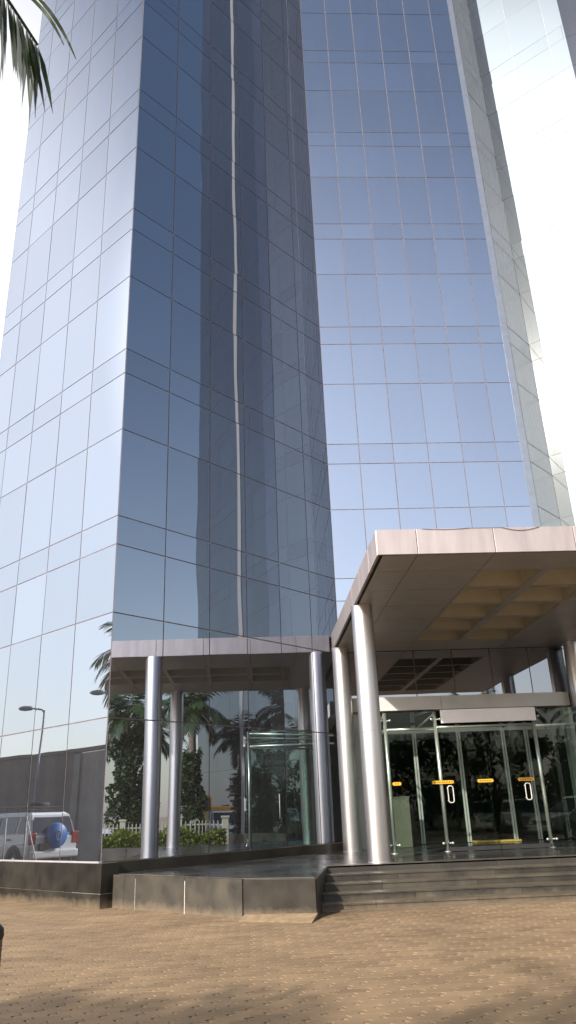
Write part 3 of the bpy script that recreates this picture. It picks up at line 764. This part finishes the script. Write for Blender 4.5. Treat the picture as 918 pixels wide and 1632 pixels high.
def palm(name, label, x, y, h, crown, seed, nf=19, leaf=.72, r=.16, ivy=None, lean=(0, 0), group=None, dry=1, lw=.065):
    rng = random.Random(seed)
    t = thing(name, label, 'palm tree', (x, y, 0), 0, group)
    bm = BM(); pts = []; rs = []
    for i in range(22):
        f = i/21; pts.append((lean[0]*f*f, lean[1]*f*f, h*f - .02)); rs.append(r*(1.25-.5*f)*(1 + (.07 if i % 2 else 0)) + (.10*max(0, 1-f*9)))
    tube(bm, pts, rs, 12); obj('trunk', bm, M['trunk'], t, smooth=True)
    for k in range(nf):
        az = 2*math.pi*k*.381966*1.0 + rng.gauss(0, .1); lvl = k/nf
        bm = frond_bm((lean[0], lean[1], h-.08), az, R(72 - 95*lvl + rng.gauss(0, 5)), crown*(.85+.3*rng.random()), R(75+25*rng.random()), rng, leaf, lw=lw)
        obj('frond', bm, M['frond_dry'] if k >= nf-dry else M['frond'], t)
    if ivy: obj('ivy', ivy_bm(0, 0, ivy[0], ivy[1], ivy[2], ivy[3], ivy[4], rng), M['ivy'], t)
    return t
# the palm whose frond hangs into the top corner of the view
rng = random.Random(5)
near = palm('coconut_palm', 'tall palm whose drooping dark frond hangs in at the top left', -2.3, -.35, 4.62, 1.2, 11, nf=6, leaf=.36, r=.10, lean=(.55, .75), dry=1, lw=.024)
# rachis aimed at the corner of the photograph
def ray(px, py, t):
    d = rt2*((px-459)/FPX) - up2*((py-816)/FPX) + fw
    return Vector((0, 0, H_EYE)) + d*t
bm = BM()
base = Vector((-1.75, .40, 4.58)); tip = ray(60, 72, 2.6)
mid = (base+tip)/2 + Vector((0, 0, .26))
pts = [base*(1-f)**2 + mid*2*f*(1-f) + tip*f*f for f in [i/16 for i in range(17)]]
tube(bm, pts, [.014*(1-.8*i/16)+.002 for i in range(17)], 6)
for i in range(120):
    f = .12 + .88*i/119; x = f*16; k = min(int(x), 15); q = pts[k].lerp(pts[k+1], x-k); t = (pts[k+1]-pts[k]).normalized()
    sd_ = t.cross(Vector((0, 0, 1))).normalized()
    for s in (-1, 1):
        d = sd_*s*(.02+.15*rng.random()) + t*(.12+.30*rng.random()) + Vector((0, 0, -1))
        leaflet(bm, q, d, Vector((-.6, -.8, .1)), (.20+.15*rng.random())*(1.15-.30*f), .022)
for px, py, qx in ((121, 94, 50), (102, 72, 36)):
    q = ray(qx, -14, 2.6); e = ray(px, py, 2.58); m_ = (q+e)/2 + Vector((.01, .01, .06)); w_ = .0065; st = None
    prev = None
    for j in range(9):
        f = j/8; c_ = q*(1-f)**2 + m_*2*f*(1-f) + e*f*f; ww = w_*(math.sin(math.pi*min(1, .18+.82*f*.98)))**.7 + .001
        a = bm.verts.new(c_ + rt2*ww*.6 + up2*ww*.6); b = bm.verts.new(c_ - rt2*ww*.6 - up2*ww*.6)
        if prev: bm.faces.new((prev[0], a, b, prev[1]))
        prev = (a, b)
for v in bm.verts: v.co -= Vector((-2.3, -.35, 0))
obj('frond', bm, M['frond'], near)

palm('palm_tree', 'ivy-wrapped palm mirrored beside the tower corner', 17.6, 13.9, 6.3, 2.3, 21, ivy=(.1, 5.3, .95, .55, 6500), group=None)
palm('palm_tree', 'slim palm mirrored left of the front canopy column', 21.7, 14.2, 5.7, 2.1, 22, r=.10, ivy=(.0, 4.0, .8, .3, 4200))
palm('palm_tree', 'palm with ivy trunk mirrored right of the second column', 16.2, 17.0, 6.3, 2.0, 23, ivy=(.1, 4.3, .75, .35, 4200), dry=1)
palm('palm_tree', 'palm mirrored at the edge of the bright left face', -10.7, 16.9, 6.4, 2.3, 24, r=.14)
palm('palm_tree', 'palm mirrored in the pane above the entrance doors', 13.5, -2.5, 6.6, 2.4, 25, r=.15)
palm('palm_tree', 'far palm across the car park behind the parked cars', 22.0, -13, 7.6, 2.6, 26, r=.15)
def tree(label, x, y, h, cr_, n, seed, group=None, flat=.75, low=.55, leaf=.26):
    rng = random.Random(seed)
    t = thing('shade_tree', label, 'tree', (x, y, 0), 0, group)
    bm = BM(); tube(bm, [(0, 0, -.05), (.05, .03, h*.25), (.0, .1, h*.55), (.05, .05, h*.85)], [.24, .18, .12, .04], 10)
    blobs = []
    for k in range(13):
        a = rng.random()*6.283; rr = cr_*(.25+.75*rng.random()); z = h*(low+(.97-low)*rng.random())
        c = Vector((rr*math.cos(a), rr*math.sin(a), z)); blobs.append((c, cr_*(.28+.25*rng.random())))
        s_ = Vector((0, .05, h*(.3+.3*rng.random()))); tube(bm, [s_, s_.lerp(c, .55) + Vector((0, 0, .15)), c], [.07, .045, .015], 6)
    obj('trunk', bm, M['bark'], t, smooth=True)
    bm = BM()
    for i in range(n):
        c, r_ = blobs[rng.randrange(len(blobs))]
        v = Vector((rng.gauss(0, 1), rng.gauss(0, 1), rng.gauss(0, 1)*flat)).normalized()*r_*rng.random()**.45
        leafquad(bm, c+v, leaf*(.6+.8*rng.random()), rng)
    obj('crown', bm, M['leaf'], t); return t
tree('leafy tree behind the viewer shading the near paving', -6.9, -3.9, 6.6, 2.4, 6500, 31)
tree('second leafy tree further left behind the viewer', -8.9, -3.6, 6.6, 2.4, 6000, 35)
tree('round leafy tree beyond the fence right of the entrance', 26, 18.0, 5.0, 2.6, 2600, 32)
for i, (x, y, h) in enumerate(((-9, -19, 6.0), (-3.5, -21, 6.6), (2, -19.5, 6.0), (7, -21, 6.8), (12.5, -19, 6.2), (18, -21, 6.6), (23.5, -19, 6.0), (29, -20, 6.8), (35, -15, 6.4), (39, -8, 6.6))):  # close-set row added to keep the reflections in the door glass dark
    tree('leafy tree added far behind the viewer to darken the door reflections', x, y, h, 3.4, 5200, 40+i, 'trees added behind the viewer to darken reflections', low=.10, leaf=.38)
# hedge
rng = random.Random(8); bm = BM()
for i in range(11000):
    x = 12.25 + 1.0*rng.random(); y = 12.6 + 6.0*rng.random(); z = .03 + (1.0 + .14*math.sin(y*3.1) + .08*math.sin(y*7+x*4))*rng.random()**.6
    leafquad(bm, Vector((x, y, z)), .11*(.7+.8*rng.random()), rng)
tag(obj('hedge', bm, M['hedge']), 'low bright green hedge mirrored beside the podium', 'hedge')
# fence
fen = thing('metal_fence', 'low cream picket fence behind the hedge, mirrored in the glass', 'fence', (13.9, 12.0, 0))
for y in (0, 2.4, 4.8, 6.6):
    bm = BM(); box(bm, (-.12, y-.12, 0), (.12, y+.12, 1.5)); box(bm, (-.16, y-.16, 1.501), (.16, y+.16, 1.58)); obj('pillar', bm, M['fence'], fen, bevel=.01)
bm = BM(); box(bm, (-.02, .12, .25), (.02, 6.5, .30)); box(bm, (-.02, .12, 1.22), (.02, 6.5, 1.27)); obj('rail', bm, M['fence'], fen)
bm = BM(); y = .22
while y < 6.5: box(bm, (-.045, y, .08), (-.021, y+.04, 1.40)); y += .16
obj('picket_panel', bm, M['fence'], fen)

# ------------------------------------------------------------------ vehicles
def loft(bm, secs, close=True):
    """secs: list of rings (same vertex count)"""
    rings = [[bm.verts.new(p) for p in s] for s in secs]; n = len(rings[0])
    for a, b in zip(rings[:-1], rings[1:]):
        for k in range(n): bm.faces.new((a[k], a[(k+1) % n], b[(k+1) % n], b[k]))
    if close: bm.faces.new(rings[0][::-1]); bm.faces.new(rings[-1])
def wheel(parent, x, y, r=.38, w=.25):
    s = 1 if y > 0 else -1
    bm = BM(); seg = 28
    prof = [(r*.62, -w/2), (r*.93, -w/2), (r, -w/2+.04), (r, w/2-.04), (r*.93, w/2), (r*.62, w/2)]
    rings = [[bm.verts.new((x + q*math.cos(2*math.pi*k/seg), y+o_, r + q*math.sin(2*math.pi*k/seg))) for k in range(seg)] for q, o_ in prof]
    for a, b in zip(rings[:-1], rings[1:]):
        for k in range(seg): bm.faces.new((a[k], b[k], b[(k+1) % seg], a[(k+1) % seg]))
    wl = obj('wheel', bm, M['rubber'], parent, smooth=True)
    bm = BM()
    lath = [(r*.60, w/2-.03), (r*.55, w/2-.055), (r*.2, w/2-.02), (.03, w/2-.015)]
    rings = [[bm.verts.new((x + q*math.cos(2*math.pi*k/seg), y + s*o_, r + q*math.sin(2*math.pi*k/seg))) for k in range(seg)] for q, o_ in lath]
    for a, b in zip(rings[:-1], rings[1:]):
        for k in range(seg):
            f = (a[k], b[k], b[(k+1) % seg], a[(k+1) % seg]); bm.faces.new(f if s > 0 else f[::-1])
    bm.faces.new(rings[-1] if s < 0 else rings[-1][::-1]); obj('rim', bm, M['steel'], wl)
def suv(label, loc, rz, group=None, paint='car_white', spare=True, rack=True):
    """4.7 m off-roader, nose along +x, rear at x = -2.35"""
    t = thing('off_road_car' if spare else 'parked_car', label, 'car', loc, rz, group)
    hw = .92
    def ring(x, zb, zm, zt, w0, w1, w2):
        # section: bottom, sill, waist, top
        return [(x, -w0, zb), (x, w0, zb), (x, w1, zb+.12), (x, w1+.01, zm), (x, w2, zt), (x, -w2, zt), (x, -w1-.01, zm), (x, -w1, zb+.12)]
    bm = BM()
    loft(bm, [ring(-2.33, .52, .80, 1.10, .82, .86, .84), ring(-2.25, .44, .80, 1.14, .86, .91, .88), ring(-1.9, .42, .80, 1.15, .88, .94, .89), ring(0, .40, .80, 1.13, .88, .94, .89),
              ring(1.2, .42, .80, 1.10, .88, .93, .86), ring(1.9, .44, .78, 1.03, .84, .91, .80), ring(2.25, .48, .76, .96, .76, .84, .72), ring(2.36, .56, .74, .88, .66, .74, .62)])
    body = obj('body', bm, M[paint], t, smooth=False, bevel=.035)
    bm = BM()
    def cab(x0, x1, z, w): return [(x0, -w, z), (x1, -w*.96, z), (x1, w*.96, z), (x0, w, z)]
    loft(bm, [cab(-2.26, 1.15, 1.12, .875), cab(-2.14, .62, 1.50, .80), cab(-2.02, .22, 1.78, .735), cab(-1.88, .05, 1.85, .66)])
    obj('cabin', bm, M[paint], t, bevel=.03)
    # side windows, windscreen, rear window: glass set just proud of the cabin
    def wpt(x, z, s):
        f = (z-1.12)/(1.50-1.12) if z < 1.5 else 1 + (z-1.5)/(.28)
        w = .875 + (.80-.875)*f if f < 1 else .80 + (.735-.80)*(f-1)
        return (x, s*(w+.008), z)
    for s in (-1, 1):
        for q in ([(-1.98, 1.20), (-1.35, 1.20), (-1.42, 1.69), (-1.86, 1.69)], [(-1.25, 1.20), (-.35, 1.20), (-.35, 1.70), (-1.30, 1.70)], [(-.25, 1.20), (.80, 1.20), (.30, 1.66), (-.25, 1.70)]):
            bm = BM(); P = [wpt(x, z, s) for x, z in q]; quad(bm, P if s < 0 else P[::-1]); obj('side_window', bm, M['car_glass'], t)
        bm = BM(); box(bm, (.55, s*.93-.05, 1.16), (.72, s*.93+.14*s if s > 0 else s*.93+.05, 1.32)) if s > 0 else box(bm, (.55, -1.07, 1.16), (.72, -.88, 1.32)); obj('mirror', bm, M[paint], t, bevel=.03)
        bm = BM(); box(bm, (-.18, s*.955-.012, 1.0), (.0, s*.955+.012, 1.04)); box(bm, (-1.15, s*.955-.012, 1.0), (-.97, s*.955+.012, 1.04)); obj('door_handle', bm, M['black_plastic'], t, bevel=.005)
    bm = BM(); quad(bm, [(-2.265, -.76, 1.22), (-2.265+.0, -.76, 1.22), (-2.125, -.68, 1.70), (-2.125, .68, 1.70), (-2.265, .76, 1.22)][1:]); obj('rear_window', bm, M['car_glass'], t)
    bm = BM(); quad(bm, [(1.13, -.74, 1.17), (1.13, .74, 1.17), (.28, .66, 1.76), (.28, -.66, 1.76)]); obj('windscreen', bm, M['car_glass'], t)
    for s in (-1, 1):
        bm = BM(); box(bm, (-2.345, s*.80-.11, .86), (-2.20, s*.80+.125 if s > 0 else s*.80+.11, 1.22)) if s > 0 else box(bm, (-2.345, -.925, .86), (-2.20, -.69, 1.22)); obj('tail_light', bm, M['red_lamp'], t, bevel=.02)
        bm = BM(); box(bm, (2.18, s*.62-.14, .78), (2.315, s*.62+.14, .93)); obj('headlight', bm, M['clear_lamp'], t, bevel=.02)
    bm = BM(); box(bm, (-2.46, -.88, .44), (-2.28, .88, .68)); obj('rear_bumper', bm, M[paint], t, bevel=.05)
    bm = BM(); box(bm, (2.20, -.84, .38), (2.44, .84, .64)); obj('front_bumper', bm, M[paint], t, bevel=.06)
    bm = BM(); box(bm, (2.22, -.46, .68), (2.37, .46, .86)); obj('grille', bm, M['black_plastic'], t, bevel=.02)
    bm = BM(); box(bm, (-2.2, -.80, .30), (2.15, .80, .46))
    for x in (-1.42, 1.42):
        for s in (-1, 1):
            seg = 20; pr = [(x + .47*math.cos(math.pi*k/seg), .38 + .47*math.sin(math.pi*k/seg)) for k in range(seg+1)]
            y_ = s*.958; P = [(a, y_, z) for a, z in pr]; quad(bm, P if s < 0 else P[::-1])
    obj('underbody', bm, M['black_plastic'], t)
    for x in (-1.42, 1.42):
        for y in (-.86, .86): wheel(t, x, y)
    if spare:
        bm = BM(); seg = 40
        prof = [(.10, -2.30), (.385, -2.31), (.40, -2.36), (.39, -2.50), (.36, -2.54), (.0001, -2.56)]
        rings = [[bm.verts.new((x, .02 + r_*math.cos(2*math.pi*k/seg), 1.12 + r_*math.sin(2*math.pi*k/seg))) for k in range(seg)] for r_, x in prof]
        for a, b in zip(rings[:-1], rings[1:]):
            for k in range(seg): bm.faces.new((a[k], b[k], b[(k+1) % seg], a[(k+1) % seg]))
        sc_ = obj('spare_wheel_cover', bm, M['blue_cover'], t, smooth=True)
        bm = BM()
        P = [(-2.566, .02 + .085*math.cos(2*math.pi*k/28), 1.13 + .15*math.sin(2*math.pi*k/28)) for k in range(29)]; tube(bm, P, .012, 6, False)
        tube(bm, [(-2.566, .02, 1.04), (-2.566, .02, 1.22)], [.008, .02], 8); obj('emblem', bm, M['emblem'], sc_)
    bm = BM(); box(bm, (-2.475, -.60, .70), (-2.335, -.26, .90)) if spare else box(bm, (-2.36, -.26, .80), (-2.30, .26, .94)); obj('number_plate', bm, M['black_plastic'], t, bevel=.01)
    if rack:
        bm = BM()
        for z in (1.93, 2.02):
            tube(bm, [(-1.75, -.66, z), (.15, -.66, z), (.15, .66, z), (-1.75, .66, z), (-1.75, -.66, z)], .018, 6)
        for i in range(9):
            x = -1.75 + 1.9*i/8; tube(bm, [(x, -.66, 1.93), (x, .66, 1.93)], .012, 5)
            for s in (-1, 1): tube(bm, [(x, s*.66, 1.86 if i % 3 == 0 else 1.93), (x, s*.66, 2.02)], .012, 5)
        rk = obj('roof_rack', bm, M['black_plastic'], t)
    return t
RZ_S = math.atan2(.73, -.68)
suv('white off-road car with blue spare wheel cover mirrored in the left face', (-15.6, 22.05, .06), RZ_S)
lu = BM()
seg = 24; 
for r0, z0, z1 in ((.36, 2.06, 2.24),):
    lathe(lu, [(r0-.04, z0), (r0, z0+.03), (r0, z1-.03), (r0-.04, z1)], -14.75, 21.15, 24)
tag(obj('spare_tyre', lu, M['rubber'], smooth=True), 'black spare tyre lying on the roof rack of the mirrored car', 'tyre')
suv('white car parked side-on, mirrored at the right edge of the doors', (15.1, 1.6, 0), R(160), spare=False, rack=False)
suv('white car nose-in, mirrored dimly through the middle door', (15.4, -7.0, 0), R(95), spare=False, rack=False)
suv('white car mirrored low beside the yellow digger', (26.8, 10.0, 0), R(140), spare=False, rack=False)
bol = thing('bollard', 'tan concrete bollard with dark cap cut by the left edge', 'bollard', (-2.02, 6.5, 0))
bm = BM(); lathe(bm, [(.135, 0), (.135, .03), (.12, .05), (.12, .80)], 0, 0, 32); obj('shaft', bm, M['sand'], bol, smooth=True)
bm = BM(); lathe(bm, [(.12, .801), (.128, .82), (.122, .87), (.085, .905), (.02, .915)], 0, 0, 32); obj('cap', bm, M['black_plastic'], bol, smooth=True)

# digger
dg = thing('yellow_digger', 'yellow excavator with folded boom, mirrored small in the glass', 'excavator', (33, 4.5, 0), R(60))
for s in (-1, 1):
    bm = BM(); P = []
    for k in range(13): a = R(90 + k*15); P.append((-1.5 + .4*math.cos(a), .42 + .4*math.sin(a)))
    for k in range(13): a = R(-90 + k*15); P.append((1.5 + .4*math.cos(a), .42 + .4*math.sin(a)))
    a_ = [bm.verts.new((x, s*1.1-.25, z)) for x, z in P]; b_ = [bm.verts.new((x, s*1.1+.25, z)) for x, z in P]
    bm.faces.new(a_); bm.faces.new(b_[::-1])
    for i in range(len(P)): bm.faces.new((a_[i], b_[i], b_[(i+1) % len(P)], a_[(i+1) % len(P)]))
    obj('track', bm, M['rubber'], dg)
bm = BM(); box(bm, (-1.9, -1.2, 1.0), (.6, 1.2, 2.2)); box(bm, (-.6, -.6, .8), (.6, .6, 1.0)); obj('body', bm, M['digger'], dg, bevel=.08)
bm = BM(); box(bm, (.2, .25, 1.05), (1.5, 1.2, 2.9)); cb = obj('cab', bm, M['digger'], dg, bevel=.08)
bm = BM(); box(bm, (.35, 1.205, 1.8), (1.35, 1.215, 2.7)); box(bm, (1.505, .4, 1.7), (1.515, 1.1, 2.7)); obj('cab_window', bm, M['car_glass'], cb)
bm = BM(); tube(bm, [(.6, -.3, 1.6), (1.6, -.3, 3.4), (3.0, -.3, 4.3)], [.28, .34, .22], 8); obj('boom', bm, M['digger'], dg)
bm = BM(); tube(bm, [(2.9, -.3, 4.4), (3.5, -.3, 2.6), (3.6, -.3, 1.6)], [.24, .22, .14], 8); obj('dipper_arm', bm, M['digger'], dg)
bm = BM(); box(bm, (3.0, -.8, .5), (3.8, .2, 1.4)); obj('bucket', bm, M['digger'], dg, bevel=.12)

# ------------------------------------------------------------------ things mirrored in the left face
def lamp(label, x, y, h, az, group='street lamps beside the left wall'):
    t = thing('street_lamp', label, 'street lamp', (x, y, 0), az, None)
    bm = BM(); tube(bm, [(0, 0, 0), (0, 0, .8), (0, 0, .82), (0, 0, h)], [.10, .10, .075, .045], 12); obj('pole', bm, M['lamp_grey'], t, smooth=True)
    bm = BM(); tube(bm, [(0, 0, h-.12), (.1, 0, h+.02), (.3, 0, h+.08)], .04, 8); obj('arm', bm, M['lamp_grey'], t, smooth=True)
    bm = BM(); secs = []
    for x_, w, hh in ((.25, .05, .04), (.36, .15, .10), (.62, .20, .12), (.88, .15, .09), (1.0, .03, .02)):
        secs.append([(x_, w*math.cos(2*math.pi*k/16), h+.08 + hh*math.sin(2*math.pi*k/16)) for k in range(16)])
    loft(bm, secs); obj('lamp_head', bm, M['lamp_grey'], t, smooth=True); return t
lamp('grey street lamp mirrored whole above the white car', -23.5, 23.6, 6.5, R(92))
lamp('grey street lamp mirrored as a lone head by the corner', -19.8, 19.8, 6.6, R(92))
wl = thing('boundary_wall', 'long grey rendered wall mirrored behind the white car', 'wall', (-22.2, 20.3, 0), math.atan2(.76, -.65))
bm = BM(); box(bm, (2.2, 0, 0), (40, .3, 4.55)); obj('wall_body', bm, M['plaster'], wl)
bm = BM(); box(bm, (-7, -.02, 0), (2.15, .3, 4.5)); obj('pale_wall', bm, M['plaster_pale'], wl)
bm = BM(); box(bm, (-7, -.06, 4.56), (40, .36, 4.72)); obj('coping', bm, M['plaster'], wl)
for x in (-4.4, -.9, 1.8):
    bm = BM(); box(bm, (x, -.12, 0), (x+.4, -.025, 4.45)); obj('pilaster', bm, M['plaster_pale'], wl)
hr = thing('handrail', 'white tubular handrail frame mirrored in front of the car', 'handrail', (-10.7, 20.4, 0), RZ_S)
bm = BM()
tube(bm, [(0, 0, .0), (0, 0, 1.75), (2.6, 0, 1.75), (2.6, 0, 0)], .020, 8); tube(bm, [(1.1, 0, 0), (1.1, 0, 1.75)], .020, 8)
tube(bm, [(0, 0, 1.0), (1.1, 0, 1.0)], .015, 8)
obj('frame', bm, M['rail_white'], hr, smooth=True)
bm = BM(); tube(bm, [(-1.0, 0, .05), (0, 0, 1.72)], .020, 8); obj('stay', bm, M['rail_white'], hr, smooth=True)
